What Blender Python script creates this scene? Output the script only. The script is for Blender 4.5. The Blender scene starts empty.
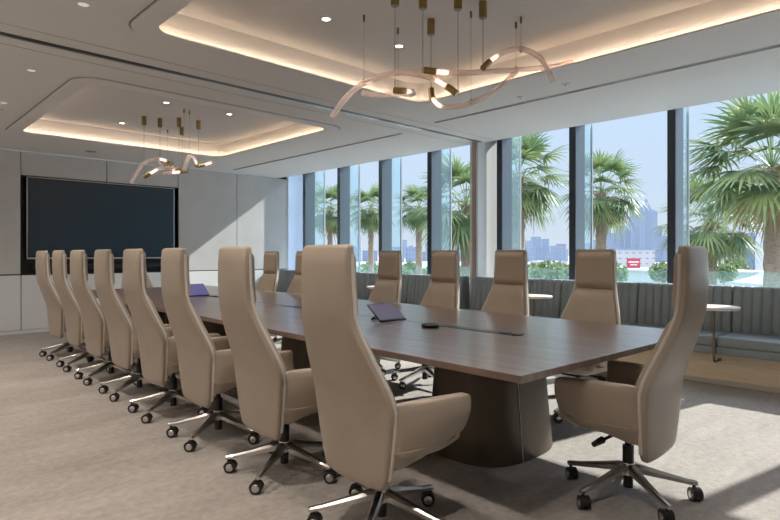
import bpy, bmesh, math, random
from mathutils import Vector, Matrix
PI = math.pi
S = bpy.context.scene
COL = S.collection
random.seed(7)

# ------------------------------------------------------------------ materials
def new_mat(name):
    m = bpy.data.materials.new(name); m.use_nodes = True
    return m, m.node_tree.nodes, m.node_tree.links, m.node_tree.nodes['Principled BSDF']

def pmat(name, col, rough=.5, metal=0., noise=0., nscale=20., bump=0., bscale=200., spec=.5, sheen=0., stretch=(1, 1, 1), coat=0.):
    m, N, L, b = new_mat(name)
    b.inputs['Base Color'].default_value = (*col, 1)
    b.inputs['Roughness'].default_value = rough
    b.inputs['Metallic'].default_value = metal
    b.inputs['Specular IOR Level'].default_value = spec
    b.inputs['Sheen Weight'].default_value = sheen
    b.inputs['Coat Weight'].default_value = coat
    if noise or bump:
        tc = N.new('ShaderNodeTexCoord'); mp = N.new('ShaderNodeMapping')
        mp.inputs['Scale'].default_value = stretch
        L.new(tc.outputs['Object'], mp.inputs['Vector'])
    if noise:
        n = N.new('ShaderNodeTexNoise'); n.inputs['Scale'].default_value = nscale; n.inputs['Detail'].default_value = 5
        L.new(mp.outputs['Vector'], n.inputs['Vector'])
        r = N.new('ShaderNodeValToRGB')
        r.color_ramp.elements[0].position = .3; r.color_ramp.elements[1].position = .7
        r.color_ramp.elements[0].color = (*[c * (1 - noise) for c in col], 1)
        r.color_ramp.elements[1].color = (*[min(1, c * (1 + noise)) for c in col], 1)
        L.new(n.outputs['Fac'], r.inputs['Fac']); L.new(r.outputs['Color'], b.inputs['Base Color'])
    if bump:
        n2 = N.new('ShaderNodeTexNoise'); n2.inputs['Scale'].default_value = bscale; n2.inputs['Detail'].default_value = 3
        L.new(mp.outputs['Vector'], n2.inputs['Vector'])
        bp = N.new('ShaderNodeBump'); bp.inputs['Strength'].default_value = bump; bp.inputs['Distance'].default_value = .01
        L.new(n2.outputs['Fac'], bp.inputs['Height']); L.new(bp.outputs['Normal'], b.inputs['Normal'])
    return m

def emis(name, col, s):
    m, N, L, b = new_mat(name)
    b.inputs['Base Color'].default_value = (*col, 1)
    b.inputs['Emission Color'].default_value = (*col, 1); b.inputs['Emission Strength'].default_value = s
    return m

def glassmat(name, tint, refl=1., milky=0., milkcol=(1, 1, 1), rough=0.):
    m, N, L, b = new_mat(name); N.remove(b)
    out = N['Material Output']
    t = N.new('ShaderNodeBsdfTransparent'); t.inputs[0].default_value = (*tint, 1)
    g = N.new('ShaderNodeBsdfGlossy'); g.inputs['Roughness'].default_value = rough
    ge = N.new('ShaderNodeNewGeometry'); dt = N.new('ShaderNodeVectorMath'); dt.operation = 'DOT_PRODUCT'
    L.new(ge.outputs['Normal'], dt.inputs[0]); L.new(ge.outputs['Incoming'], dt.inputs[1])
    def mth(op, a, b_=None, v0=None):
        q = N.new('ShaderNodeMath'); q.operation = op
        if v0 is not None: q.inputs[0].default_value = v0; L.new(a, q.inputs[1])
        else:
            L.new(a, q.inputs[0])
            if b_ is not None: q.inputs[1].default_value = b_
        return q.outputs[0]
    x = mth('ABSOLUTE', dt.outputs['Value']); x = mth('SUBTRACT', x, v0=1.); x = mth('POWER', x, 5.); x = mth('MULTIPLY', x, .96); x = mth('ADD', x, .04)
    mu = N.new('ShaderNodeMath'); mu.operation = 'MULTIPLY'; mu.inputs[1].default_value = refl; mu.use_clamp = True
    L.new(x, mu.inputs[0])
    mx = N.new('ShaderNodeMixShader'); L.new(mu.outputs[0], mx.inputs[0]); L.new(t.outputs[0], mx.inputs[1]); L.new(g.outputs[0], mx.inputs[2])
    last = mx
    if milky:
        d = N.new('ShaderNodeBsdfDiffuse'); d.inputs[0].default_value = (*milkcol, 1)
        tr = N.new('ShaderNodeBsdfTranslucent'); tr.inputs[0].default_value = (*milkcol, 1)
        a = N.new('ShaderNodeMixShader'); a.inputs[0].default_value = .5; L.new(d.outputs[0], a.inputs[1]); L.new(tr.outputs[0], a.inputs[2])
        m2 = N.new('ShaderNodeMixShader'); m2.inputs[0].default_value = milky
        L.new(mx.outputs[0], m2.inputs[1]); L.new(a.outputs[0], m2.inputs[2]); last = m2
    L.new(last.outputs[0], out.inputs[0])
    return m

M = {}
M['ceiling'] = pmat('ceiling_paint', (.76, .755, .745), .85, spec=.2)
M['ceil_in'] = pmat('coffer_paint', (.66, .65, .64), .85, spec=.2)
M['groove'] = pmat('shadow_gap_paint', (.36, .35, .34), .8)
M['black'] = pmat('black_plastic', (.012, .012, .013), .4)
M['track'] = pmat('track_dark', (.03, .03, .032), .35, metal=.4)
M['alu'] = pmat('satin_aluminium', (.62, .62, .63), .3, metal=1)
M['chrome'] = pmat('polished_aluminium', (.66, .65, .64), .24, metal=1)
M['leather'] = pmat('tan_leather', (.375, .315, .255), .36, noise=.03, nscale=6, bump=.04, bscale=300, spec=.4)
M['leather_in'] = pmat('tan_leather_cushion', (.43, .355, .275), .45, noise=.03, nscale=6, bump=.04, bscale=300, spec=.4)
M['gleam_seam'] = pmat('pale_gleam_and_seam', (.62, .58, .53), .3)  # paints window gleam on the chair edges; also colours the pedestal seams
M['white_lac'] = pmat('white_lacquer', (.86, .89, .92), .2)
M['fabric_wall'] = pmat('wall_fabric', (.64, .645, .65), .9, noise=.04, nscale=3, bump=.1, bscale=400, spec=.2)
M['plaster'] = pmat('painted_wall', (.70, .66, .60), .8, noise=.02)
M['pier'] = pmat('pier_paint', (.74, .74, .74), .7)
M['joint'] = pmat('joint_dark', (.05, .05, .052), .6)
M['screen'] = pmat('screen_glass', (.013, .036, .062), .3, spec=.6)  # blue of the window reflections is mixed into this base colour
M['bronze'] = pmat('bronze_metal', (.20, .155, .11), .35, metal=.9)
M['brass'] = pmat('brushed_brass', (.34, .24, .10), .36, metal=1)
M['mullion'] = pmat('mullion_aluminium', (.12, .155, .185), .36, metal=.5)
M['mullion_shade'] = pmat('mullion_shaded_face', (.045, .055, .07), .4, metal=.4)
M['bench_fab'] = pmat('blue_grey_upholstery', (.25, .28, .29), .5, noise=.05, nscale=30, bump=.06, bscale=250, spec=.35)
M['bench_wood'] = pmat('pale_oak', (.78, .64, .46), .5, noise=.08, nscale=6, stretch=(1, 1, 12))
M['skirt'] = pmat('skirting_cream', (.55, .50, .42), .5)
M['stone'] = pmat('table_top_cream', (.72, .64, .56), .35, noise=.03, nscale=10)
M['pedestal'] = pmat('pedestal_bronze_lacquer', (.115, .095, .07), .38, metal=.3)
M['pedestal_pale'] = pmat('pedestal_champagne_panel', (.40, .36, .29), .4, metal=.2)
M['glass'] = glassmat('window_glass', (.96, .985, .985), .6)
M['fin'] = glassmat('fin_glass', (.84, .93, .95), 1.0, .12, (.75, .92, 1.))
M['balus'] = glassmat('balustrade_glass', (.88, .965, .96), .8, .05, (.6, .85, .85))
M['tube'] = glassmat('pink_glass_tube', (.97, .88, .84), 1.8, .30, (1., .84, .78), .08)
M['lamp'] = emis('lit_lamp_end', (1, .84, .70), 1.9)
M['cove'] = emis('cove_led', (1, .75, .54), 28.)
M['dl'] = emis('downlight_lens', (1, .90, .78), 9.)
M['dl_dim'] = emis('downlight_deep_lens', (1, .88, .76), .45)
M['dl_off'] = pmat('downlight_lens_off', (.25, .24, .23), .4)
M['paper'] = pmat('cable', (.25, .22, .18), .5)

def carpet():
    m, N, L, b = new_mat('carpet')
    tc = N.new('ShaderNodeTexCoord')
    n1 = N.new('ShaderNodeTexNoise'); n1.inputs['Scale'].default_value = 1.6; n1.inputs['Detail'].default_value = 6; n1.inputs['Roughness'].default_value = .65
    n2 = N.new('ShaderNodeTexNoise'); n2.inputs['Scale'].default_value = 24; n2.inputs['Detail'].default_value = 4
    mpp = N.new('ShaderNodeMapping'); mpp.inputs['Rotation'].default_value = (0, 0, .5); mpp.inputs['Scale'].default_value = (1, 3.2, 1); L.new(tc.outputs['Object'], mpp.inputs['Vector'])
    L.new(mpp.outputs[0], n1.inputs['Vector']); L.new(tc.outputs['Object'], n2.inputs['Vector'])
    mix = N.new('ShaderNodeMath'); mix.operation = 'ADD'; L.new(n1.outputs['Fac'], mix.inputs[0]); L.new(n2.outputs['Fac'], mix.inputs[1])
    r = N.new('ShaderNodeMapRange'); r.inputs[1].default_value = .6; r.inputs[2].default_value = 1.4
    L.new(mix.outputs[0], r.inputs[0])
    cr = N.new('ShaderNodeValToRGB'); cr.color_ramp.elements[0].color = (.255, .232, .212, 1); cr.color_ramp.elements[1].color = (.42, .385, .355, 1)
    L.new(r.outputs[0], cr.inputs[0]); L.new(cr.outputs[0], b.inputs['Base Color'])
    b.inputs['Roughness'].default_value = .95; b.inputs['Specular IOR Level'].default_value = .1; b.inputs['Sheen Weight'].default_value = .15
    n3 = N.new('ShaderNodeTexNoise'); n3.inputs['Scale'].default_value = 130; n3.inputs['Detail'].default_value = 2
    L.new(tc.outputs['Object'], n3.inputs['Vector'])
    ad = N.new('ShaderNodeMath'); ad.operation = 'ADD'; L.new(n3.outputs['Fac'], ad.inputs[0]); L.new(n1.outputs['Fac'], ad.inputs[1])
    bp = N.new('ShaderNodeBump'); bp.inputs['Strength'].default_value = .5; bp.inputs['Distance'].default_value = .015
    L.new(ad.outputs[0], bp.inputs['Height']); L.new(bp.outputs[0], b.inputs['Normal'])
    return m
M['carpet'] = carpet()

def walnut():
    m, N, L, b = new_mat('dark_walnut')
    tc = N.new('ShaderNodeTexCoord'); mp = N.new('ShaderNodeMapping'); mp.inputs['Scale'].default_value = (14, .9, 1)
    L.new(tc.outputs['Object'], mp.inputs['Vector'])
    n = N.new('ShaderNodeTexNoise'); n.inputs['Scale'].default_value = 1.6; n.inputs['Detail'].default_value = 8; n.inputs['Roughness'].default_value = .62
    L.new(mp.outputs[0], n.inputs['Vector'])
    cr = N.new('ShaderNodeValToRGB'); e = cr.color_ramp.elements
    e[0].position = .3; e[0].color = (.095, .058, .045, 1); e[1].position = .72; e[1].color = (.245, .165, .130, 1)
    L.new(n.outputs['Fac'], cr.inputs[0]); L.new(cr.outputs[0], b.inputs['Base Color'])
    b.inputs['Roughness'].default_value = .3; b.inputs['Specular IOR Level'].default_value = .85; b.inputs['Coat Weight'].default_value = .5; b.inputs['Coat Roughness'].default_value = .22
    return m
M['walnut'] = walnut()

# ------------------------------------------------------------------ mesh helpers
def tag(o, label=None, cat=None, group=None, kind=None):
    if label: o['label'] = label
    if cat: o['category'] = cat
    if group: o['group'] = group
    if kind: o['kind'] = kind
    return o

def obj(name, bm, mat, parent=None, smooth=None, loc=None, rotz=0.):
    me = bpy.data.meshes.new(name)
    bmesh.ops.recalc_face_normals(bm, faces=bm.faces[:])
    bm.to_mesh(me); bm.free()
    for m in (mat if isinstance(mat, (list, tuple)) else [mat]): me.materials.append(m)
    if smooth is not None:
        me.shade_smooth()
        me.set_sharp_from_angle(angle=math.radians(smooth))
    o = bpy.data.objects.new(name, me); COL.objects.link(o)
    if parent: o.parent = parent
    if loc: o.location = loc
    o.rotation_euler.z = rotz
    return o

def empty(name, loc=(0, 0, 0), rz=0.):
    o = bpy.data.objects.new(name, None); COL.objects.link(o); o.location = loc; o.rotation_euler.z = rz
    o.empty_display_size = .1
    return o

def box(bm, x0, x1, y0, y1, z0, z1, bev=0., seg=2, rot=None, mi=0):
    r = bmesh.ops.create_cube(bm, size=1)
    vs = r['verts']
    for v in vs:
        v.co = Vector(((x0 + x1) / 2 + v.co.x * (x1 - x0), (y0 + y1) / 2 + v.co.y * (y1 - y0), (z0 + z1) / 2 + v.co.z * (z1 - z0)))
    if rot: bmesh.ops.transform(bm, matrix=rot, verts=vs)
    if mi:
        for f in {f for v in vs for f in v.link_faces}: f.material_index = mi
    if bev:
        es = list({e for v in vs for e in v.link_edges})
        bmesh.ops.bevel(bm, geom=es, offset=bev, segments=seg, affect='EDGES', profile=.5)

def cyl(bm, p0, p1, r0, r1=None, n=16, cap=True, mi=0):
    p0, p1 = Vector(p0), Vector(p1); d = p1 - p0
    r1 = r0 if r1 is None else r1
    mt = Matrix.Translation((p0 + p1) / 2) @ d.to_track_quat('Z', 'Y').to_matrix().to_4x4()
    before = set(bm.faces)
    bmesh.ops.create_cone(bm, cap_ends=cap, segments=n, radius1=r0, radius2=max(r1, 1e-4), depth=d.length, matrix=mt)
    if mi:
        for f in bm.faces:
            if f not in before: f.material_index = mi

def loft(bm, rings, cap=True, closed=True):
    vr = [[bm.verts.new(p) for p in r] for r in rings]
    n = len(vr[0])
    for a, b in zip(vr, vr[1:]):
        for i in range(n if closed else n - 1):
            bm.faces.new((a[i], a[(i + 1) % n], b[(i + 1) % n], b[i]))
    if cap and closed:
        bm.faces.new(vr[0][::-1]); bm.faces.new(vr[-1])
    return vr

def tube(bm, pts, r, n=10, cap=True):
    pts = [Vector(p) for p in pts]; rings = []
    up = Vector((0, 0, 1))
    for i, p in enumerate(pts):
        t = (pts[min(i + 1, len(pts) - 1)] - pts[max(i - 1, 0)]).normalized()
        a = t.cross(up)
        if a.length < 1e-3: a = t.cross(Vector((1, 0, 0)))
        a.normalize(); b = a.cross(t).normalized()
        rr = r[i] if isinstance(r, (list, tuple)) else r
        rings.append([p + a * rr * math.cos(2 * PI * k / n) + b * rr * math.sin(2 * PI * k / n) for k in range(n)])
    loft(bm, rings, cap)

def catmull(P, n=8):
    P = [Vector(p) for p in P]; out = []
    Q = [P[0] * 2 - P[1]] + P + [P[-1] * 2 - P[-2]]
    for i in range(1, len(Q) - 2):
        for k in range(n):
            t = k / n; a, b, c, d = Q[i - 1], Q[i], Q[i + 1], Q[i + 2]
            out.append(.5 * ((2 * b) + (c - a) * t + (2 * a - 5 * b + 4 * c - d) * t * t + (3 * b - a - 3 * c + d) * t ** 3))
    out.append(P[-1]); return out

def rrect(x0, x1, y0, y1, r, n=8):
    pts = []
    for cx, cy, a0 in ((x1 - r, y1 - r, 0), (x0 + r, y1 - r, 90), (x0 + r, y0 + r, 180), (x1 - r, y0 + r, 270)):
        for k in range(n + 1):
            a = math.radians(a0 + 90 * k / n); pts.append((cx + r * math.cos(a), cy + r * math.sin(a)))
    return pts

def superell(cx, cy, hx, hy, e=5., n=40):
    pts = []
    for k in range(n):
        a = 2 * PI * (k + .5) / n; c, s = math.cos(a), math.sin(a)
        q = (abs(c) ** e + abs(s) ** e) ** (-1 / e)
        pts.append((cx + hx * c * q, cy + hy * s * q))
    return pts

def extrude_outline(bm, pts, z0, z1):
    loft(bm, [[(x, y, z0) for x, y in pts], [(x, y, z1) for x, y in pts]])

def plate_with_holes(bm, outer, holes, z0, z1):
    for z in (z0, z1):
        edges = []
        for loop in [outer] + holes:
            vs = [bm.verts.new((x, y, z)) for x, y in loop]
            for i in range(len(vs)): edges.append(bm.edges.new((vs[i], vs[(i + 1) % len(vs)])))
        bmesh.ops.triangle_fill(bm, use_beauty=True, use_dissolve=False, edges=edges)
    for loop in [outer] + holes:
        a = [bm.verts.new((x, y, z0)) for x, y in loop]; b = [bm.verts.new((x, y, z1)) for x, y in loop]
        for i in range(len(a)): bm.faces.new((a[i], a[(i + 1) % len(a)], b[(i + 1) % len(a)], b[i]))
    bmesh.ops.remove_doubles(bm, verts=bm.verts[:], dist=1e-5)

def ring(bm, outer, inner, z0, z1):
    n = len(outer)
    o0 = [bm.verts.new((x, y, z0)) for x, y in outer]; i0 = [bm.verts.new((x, y, z0)) for x, y in inner]
    o1 = [bm.verts.new((x, y, z1)) for x, y in outer]; i1 = [bm.verts.new((x, y, z1)) for x, y in inner]
    for k in range(n):
        j = (k + 1) % n
        bm.faces.new((o0[k], o0[j], i0[j], i0[k])); bm.faces.new((o1[k], i1[k], i1[j], o1[j]))
        bm.faces.new((o0[k], o1[k], o1[j], o0[j])); bm.faces.new((i0[k], i0[j], i1[j], i1[k]))

def struct(name, bm, mat, smooth=None, parent=None):
    o = obj(name, bm, mat, parent, smooth)
    if not parent: o['kind'] = 'structure'
    return o

def copy_tree(o, parent=None):
    c = o.copy(); COL.objects.link(c)
    if parent: c.parent = parent
    for ch in list(o.children): copy_tree(ch, c)
    return c

def clear_mesh(): return bmesh.new()
B = bmesh.new

# ------------------------------------------------------------------ room constants
CH = 2.87            # ceiling height
WX = 6.95            # window plane
TVY = 10.38          # panelled wall plane
LX, BY = -1.7, -3.2  # left wall, wall behind the camera
UP = 3.10            # coffer ceiling

# floor
bm = B(); box(bm, LX - .1, 7.0, BY - .1, TVY + .25, -.12, 0); struct('floor', bm, M['carpet'])

# ceiling plate with the two coffers
def coffer_loops(y0, y1, xa=1.59, xb=4.43):
    lip = rrect(xa, xb, y0, y1, .17)
    outer = rrect(xa - .17, xb + .17, y0 - .18, y1 + .18, .26)
    wall = rrect(xa - .12, xb + .12, y0 - .12, y1 + .12, .24)
    return lip, outer, wall
coffers = [coffer_loops(.35, 4.13), coffer_loops(5.76, 8.77, 1.66, 4.48)]
bm = B()
plate_with_holes(bm, [(LX, BY), (6.66, BY), (6.66, TVY), (LX, TVY)], [c[1] for c in coffers], CH, CH + .05)
struct('ceiling', bm, M['ceiling'])
bm = B(); box(bm, 6.66, 7.22, BY, TVY + .3, 3.06, 3.14); box(bm, 6.655, 6.67, BY, TVY, CH, 3.14); struct('ceiling_window_pocket', bm, M['ceiling'])
tn = 0
for i, (lip, outer, wall) in enumerate(coffers):
    tn += 1
    # lowered border tray around each coffer; a narrow shadow gap separates it from the main ceiling
    g = 1 - .012
    cx = sum(p[0] for p in outer) / len(outer); cy = sum(p[1] for p in outer) / len(outer)
    inner_o = [(cx + (x - cx) * .992, cy + (y - cy) * .994) for x, y in outer]
    bm = B(); ring(bm, inner_o, lip, CH - .012, CH)
    sc = lambda k: [(cx + (x - cx) * (1 + k / 1.42), cy + (y - cy) * (1 + k / 1.7)) for x, y in lip]
    ring(bm, sc(.050), sc(.042), CH, CH + .015); struct('trim_%d' % tn, bm, M['ceiling'])
    bm = B(); ring(bm, outer, [(cx + (x - cx) * .97, cy + (y - cy) * .97) for x, y in outer], CH + .006, CH + .05)
    struct('ceiling_shadow_gap_%d' % (i + 1), bm, M['groove'])
    # upright coffer side and its ceiling
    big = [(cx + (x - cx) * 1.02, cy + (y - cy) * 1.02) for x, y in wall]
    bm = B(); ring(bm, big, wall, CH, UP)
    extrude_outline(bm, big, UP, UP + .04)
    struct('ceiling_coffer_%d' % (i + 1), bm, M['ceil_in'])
    # led strip lying on the ledge, behind the lip
    l1 = [(cx + (x - cx) * 1.018, cy + (y - cy) * 1.018) for x, y in lip]
    l2 = [(cx + (x - cx) * 1.034, cy + (y - cy) * 1.034) for x, y in lip]
    bm = B(); ring(bm, sc(.0525), sc(.0505), CH + .001, CH + .015)
    o = obj('cove_light_strip', bm, M['cove'])
    tag(o, ['warm light strip hidden in the cove of the nearer ceiling recess', 'warm light strip hidden in the cove of the far ceiling recess by the screen'][i], 'cove light', 'cove light strips')

# walls
bm = B(); box(bm, LX - .12, LX, BY, TVY, 0, CH + .05); struct('wall_left', bm, M['plaster'])
bm = B(); box(bm, LX - .12, 7.3, BY - .12, BY, 0, 3.14); struct('wall_back', bm, M['plaster'])
bm = B()
box(bm, LX - .12, 1.99, TVY + .04, TVY + .2, 0, CH + .05); box(bm, 4.49, 6.925, TVY + .04, TVY + .2, 0, 3.14)
box(bm, 1.99, 4.49, TVY + .04, TVY + .2, 0, .92); box(bm, 1.99, 4.49, TVY + .04, TVY + .2, 2.49, CH + .05)
struct('wall_front', bm, M['joint'])
bm = B(); box(bm, 1.95, 4.53, TVY + .14, TVY + .2, .9, 2.52); box(bm, 1.98, 1.99, TVY + .0, TVY + .14, .92, 2.49); box(bm, 4.49, 4.50, TVY, TVY + .14, .92, 2.49)
box(bm, 1.98, 4.50, TVY, TVY + .14, 2.48, 2.49); box(bm, 1.98, 4.5, TVY, TVY + .14, .915, .925)
struct('wall_front_screen_recess', bm, M['black'])
# fabric panels above, white lacquer panels below
n = 2
J = .006
for x0, x1 in ((LX, -.5), (-.5, .745), (.745, 1.98), (4.50, 5.71), (5.71, 6.93)):
    n += 1; bm = B(); box(bm, x0 + J, x1 - J, TVY, TVY + .05, .935, CH - .003, .004, 1); struct('trim_%d' % n, bm, M['fabric_wall'])
for x0, x1 in ((1.98, 3.24), (3.24, 4.50)):
    n += 1; bm = B(); box(bm, x0 + J, x1 - J, TVY, TVY + .05, 2.495, CH - .003, .004, 1); struct('trim_%d' % n, bm, M['fabric_wall'])
for x0, x1 in ((LX, .745), (.745, 1.98), (1.98, 3.24), (3.24, 4.50), (4.50, 5.71), (5.71, 6.93)):
    n += 1; bm = B(); box(bm, x0 + J, x1 - J, TVY - .012, TVY + .05, .06, .915, .004, 1); struct('trim_%d' % n, bm, M['white_lac'])
bm = B(); box(bm, LX, 6.1, TVY - .005, TVY + .05, 0, .055); struct('baseboard_front', bm, M['white_lac'])
bm = B(); box(bm, LX, LX + .015, BY, TVY, 0, .1); struct('baseboard_left', bm, M['white_lac'])
bm = B(); box(bm, LX, 6.0, BY, BY + .015, 0, .1); struct('baseboard_back', bm, M['white_lac'])

bm = B(); box(bm, 6.915, 6.94, TVY - .012, TVY + .21, 0, CH + .2); struct('trim_29', bm, M['fabric_wall'])
# screen
t = empty('wall_screen', (3.245, TVY + .02, 1.82)); tag(t, 'large black wall screen in a dark recess on the panelled far wall', 'screen')
bm = B(); box(bm, -1.185, 1.185, .0, .12, -.652, .655, .006, 1); obj('housing', bm, M['black'], t)
bm = B(); box(bm, -1.165, 1.165, -.004, .002, -.60, .632); obj('display', bm, M['screen'], t)
bm = B()
for a in ((-1.185, -1.172, -.652, .655), (1.172, 1.185, -.652, .655)): box(bm, a[0], a[1], -.006, .01, a[2], a[3])
box(bm, -1.185, 1.185, -.006, .01, .645, .655); box(bm, -1.185, 1.185, -.006, .01, -.652, -.625)
obj('bezel', bm, M['alu'], t)
t = empty('sound_bar', (3.245, TVY + .04, 1.05)); tag(t, 'black sound bar under the large wall screen', 'sound bar')
bm = B(); box(bm, -1.1, 1.1, 0, .08, -.05, .03, .01); obj('body', bm, M['black'], t, 30)
bm = B(); box(bm, -.07, .07, -.02, .02, -.005, .045, .01); cyl(bm, (0, -.02, .02), (0, -.032, .02), .017); obj('camera_lens', bm, M['screen'], t, 30)

# pier at the partition line and the bronze end post
bm = B(); box(bm, 6.585, 7.22, 4.985, 5.13, 0, 3.1); struct('wall_pier', bm, M['pier'])
bm = B(); box(bm, 6.545, 6.585, 4.985, 5.065, 0, CH, .004, 1); box(bm, 6.538, 6.546, 5.012, 5.04, 0, CH); struct('trim_30', bm, pmat('post_bronze', (.42, .37, .33), .4, metal=.6))

# ceiling slots
def slot(name, bmf, label): pass
t = empty('partition_track', (0, 5.0, CH)); tag(t, 'dark sliding partition track crossing the ceiling between the two recesses', 'ceiling track')
bm = B(); box(bm, LX, 6.60, -.075, -.02, -.004, .003); obj('channel', bm, M['track'], t)
bm = B(); box(bm, LX, 6.60, -.02, .004, -.007, .003); obj('rail', bm, M['alu'], t)
bm = B(); box(bm, LX, 6.6, -.27, -.262, -.003, .002); box(bm, LX, 6.6, .19, .198, -.003, .002); obj('joint_line', bm, pmat('faint_joint_paint', (.52, .51, .50), .8), t)
def diffuser(y0, y1, x, label):
    t = empty('slot_diffuser', (x, (y0 + y1) / 2, CH)); tag(t, label, 'air vent', 'linear slot air vents in the ceiling')
    h = (y1 - y0) / 2
    bm = B(); box(bm, -.035, .035, -h, h, -.004, .002); obj('frame', bm, M['ceiling'], t)
    bm = B(); box(bm, -.026, -.006, -h + .01, h - .01, -.006, 0); box(bm, .004, .024, -h + .01, h - .01, -.006, 0); obj('slot', bm, M['track'], t)
diffuser(5.33, 9.9, 5.37, 'long dark air slot in the far ceiling above the far window seats')
diffuser(-2.8, 4.62, 5.22, 'long dark air slot in the near ceiling beside the lit recess')

# downlights: spot lamps; the unseen far-left ones are added as fill
LE = {}
def downlight(x, y, z, label, on=True, power=38., grp='round ceiling downlights'):
    t = empty('downlight', (x, y, z)); tag(t, label, 'downlight', grp)
    bm = B()
    prof = [(.030, -.002), (.034, -.006), (.046, -.005), (.048, .002)]
    loft(bm, [[(r * math.cos(2 * PI * k / 20), r * math.sin(2 * PI * k / 20), zz) for k in range(20)] for r, zz in prof], cap=False)
    obj('trim_ring', bm, M['white_lac'], t, 40)
    bm = B(); cyl(bm, (0, 0, -.003), (0, 0, .002), .031, n=20); obj('lens', bm, M['dl_dim'] if on == 'aisle' else M['dl'], t)
    if on:
        k = 'dl%g' % power
        if k not in LE:
            l = bpy.data.lights.new('downlight_lamp', 'SPOT'); l.energy = power; l.color = (1, .89, .79) if power > 60 else (1, .93, .86); l.spot_size = math.radians(140 if power > 120 or power < 50 else 95); l.spot_blend = .9; l.shadow_soft_size = .06
            LE[k] = l
        o = bpy.data.objects.new('downlight_lamp', LE[k]); COL.objects.link(o); o.location = (x, y, z - .02)
dls = [(2.72, 3.54, UP, 'lit round downlight in near recess, left of chandelier wires'), (3.54, 3.55, UP, 'lit round downlight in near recess, behind the leaning glass tubes'),
       (2.81, 8.36, UP, 'lit round downlight in far recess, leftmost above the screen'), (2.82, 6.85, UP, 'lit round downlight in far recess, nearest to the partition track'), (3.65, 6.84, UP, 'lit round downlight in far recess, right of the brass canisters')]
for x, y, z, lb in dls: downlight(x, y, z, lb, power=30 if y < 5 else 49)
for x, y in ((2.72, 1.0), (3.54, 1.0)): downlight(x, y, UP, 'lit round downlight above the near end of the table, out of frame', power=30)
for x, y, lb in ((1.11, 4.01, 'round downlight near the top left edge of the ceiling'), (1.18, 5.77, 'round downlight just beyond the partition track, far left'), (1.22, 7.22, 'round downlight in the left ceiling beside the far recess')):
    downlight(x, y, CH, lb, 'aisle', 110)
for x, y in ((1.12, 2.4), (1.12, .8)):
    downlight(x, y, CH, 'round ceiling downlight over the left aisle, above the frame', 'aisle', 120)
for x, y in ((-1.0, 1.2), (-1.0, 3.2), (-1.0, 5.2), (-1.0, 7.2), (-.4, 9.0)):  # unseen lamps added to wash the left wall and bounce fill light
    downlight(x, y, CH, 'added fill downlight out of frame, left of the aisle', 'aisle', 122)
t = empty('ceiling_speaker', (2.78, 9.66, CH)); tag(t, 'flat round ceiling speaker in front of the wall screen', 'speaker')
bm = B(); cyl(bm, (0, 0, -.006), (0, 0, .002), .09, n=28); obj('grille', bm, M['ceiling'], t, 30); bm = B(); cyl(bm, (0, 0, -.008), (0, 0, .0), .075, n=28); obj('mesh_cover', bm, M['dl_off'], t)
for x, y, lb in ((5.01, 3.25, 'small round sensor in the ceiling beside the air slot, left'), (4.93, 2.7, 'small round sensor in the ceiling beside the air slot, right'), (1.25, 7.5, 'small round sensor on the far left ceiling')):
    t = empty('ceiling_sensor', (x, y, CH)); tag(t, lb, 'sensor', 'small round ceiling sensors')
    bm = B(); cyl(bm, (0, 0, -.012), (0, 0, .002), .032, .04, n=20); obj('housing', bm, M['ceiling'], t, 30)
    bm = B(); cyl(bm, (0, 0, -.016), (0, 0, -.01), .012, n=12); obj('sensor_eye', bm, M['dl_off'], t)

# ------------------------------------------------------------------ window wall
mull = [-2.39, -1.19, .06, 2.44 - 1.2, 2.44, 3.68, 4.832, 6.21, 7.40, 8.585, 9.735]
bays = [(BY, mull[0])] + list(zip(mull, mull[1:])) + [(mull[-1], 10.60)]
wn = 0
for y0, y1 in bays:
    wn += 1
    skip = False
    bm = B(); box(bm, WX + .10, WX + .11, y0, y1, .80, 3.08)
    w = struct('window_%d' % wn, bm, M['glass'])
    bm = B(); box(bm, WX + .06, WX + .16, y0, y1, .80, .86); box(bm, WX + .06, WX + .16, y0, y1, 3.03, 3.09)
    struct('frame_rail', bm, M['mullion'], parent=w)
    if y1 in mull:
        bm = B(); box(bm, 6.90, 7.155, y1 - .045, y1 + .045, .0, 3.10, .004, 1); struct('mullion', bm, M['mullion'], parent=w)
        bm = B(); box(bm, 7.155, 7.425, y1 - .008, y1 + .008, -.3, 3.6); struct('glass_fin', bm, M['fin'], parent=w)
        bm = B(); box(bm, 7.425, 7.45, y1 - .014, y1 + .014, -.3, 3.6); struct('fin_edge', bm, M['alu'], parent=w)
        if y1 > 7: continue
        bm = B(); box(bm, 6.893, 6.901, y1 - .038, y1 + .045, .0, 3.10); struct('mullion_shade_face', bm, M['mullion_shade'], parent=w)  # dark sheet paints the shade on the room-facing side
bm = B(); box(bm, 7.20, 7.215, 10.20, 11.4, -.4, 3.6); struct('window_14', bm, glassmat('frosted_glass', (.62, .74, .86), .6, .60, (.46, .50, .58)))
bm = B(); box(bm, 6.72, 7.2, BY, 4.985, 0, .80); box(bm, 6.72, 7.2, 5.13, TVY, 0, .80); struct('wall_right', bm, M['pier'])
bm = B(); box(bm, 6.70, 6.99, BY, 4.985, .80, .84, .006, 1); box(bm, 6.70, 6.99, 5.13, TVY, .80, .84, .006, 1); struct('trim_31', bm, M['white_lac'])
bm = B(); box(bm, 7.2, 8.0, BY, 10.6, -.4, -.05); struct('ground_balcony_slab', bm, M['pier'])
t = empty('glass_balustrade', (7.62, 3.7, -.05)); tag(t, 'pale teal glass balustrade along the outside of the windows', 'balustrade')
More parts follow.
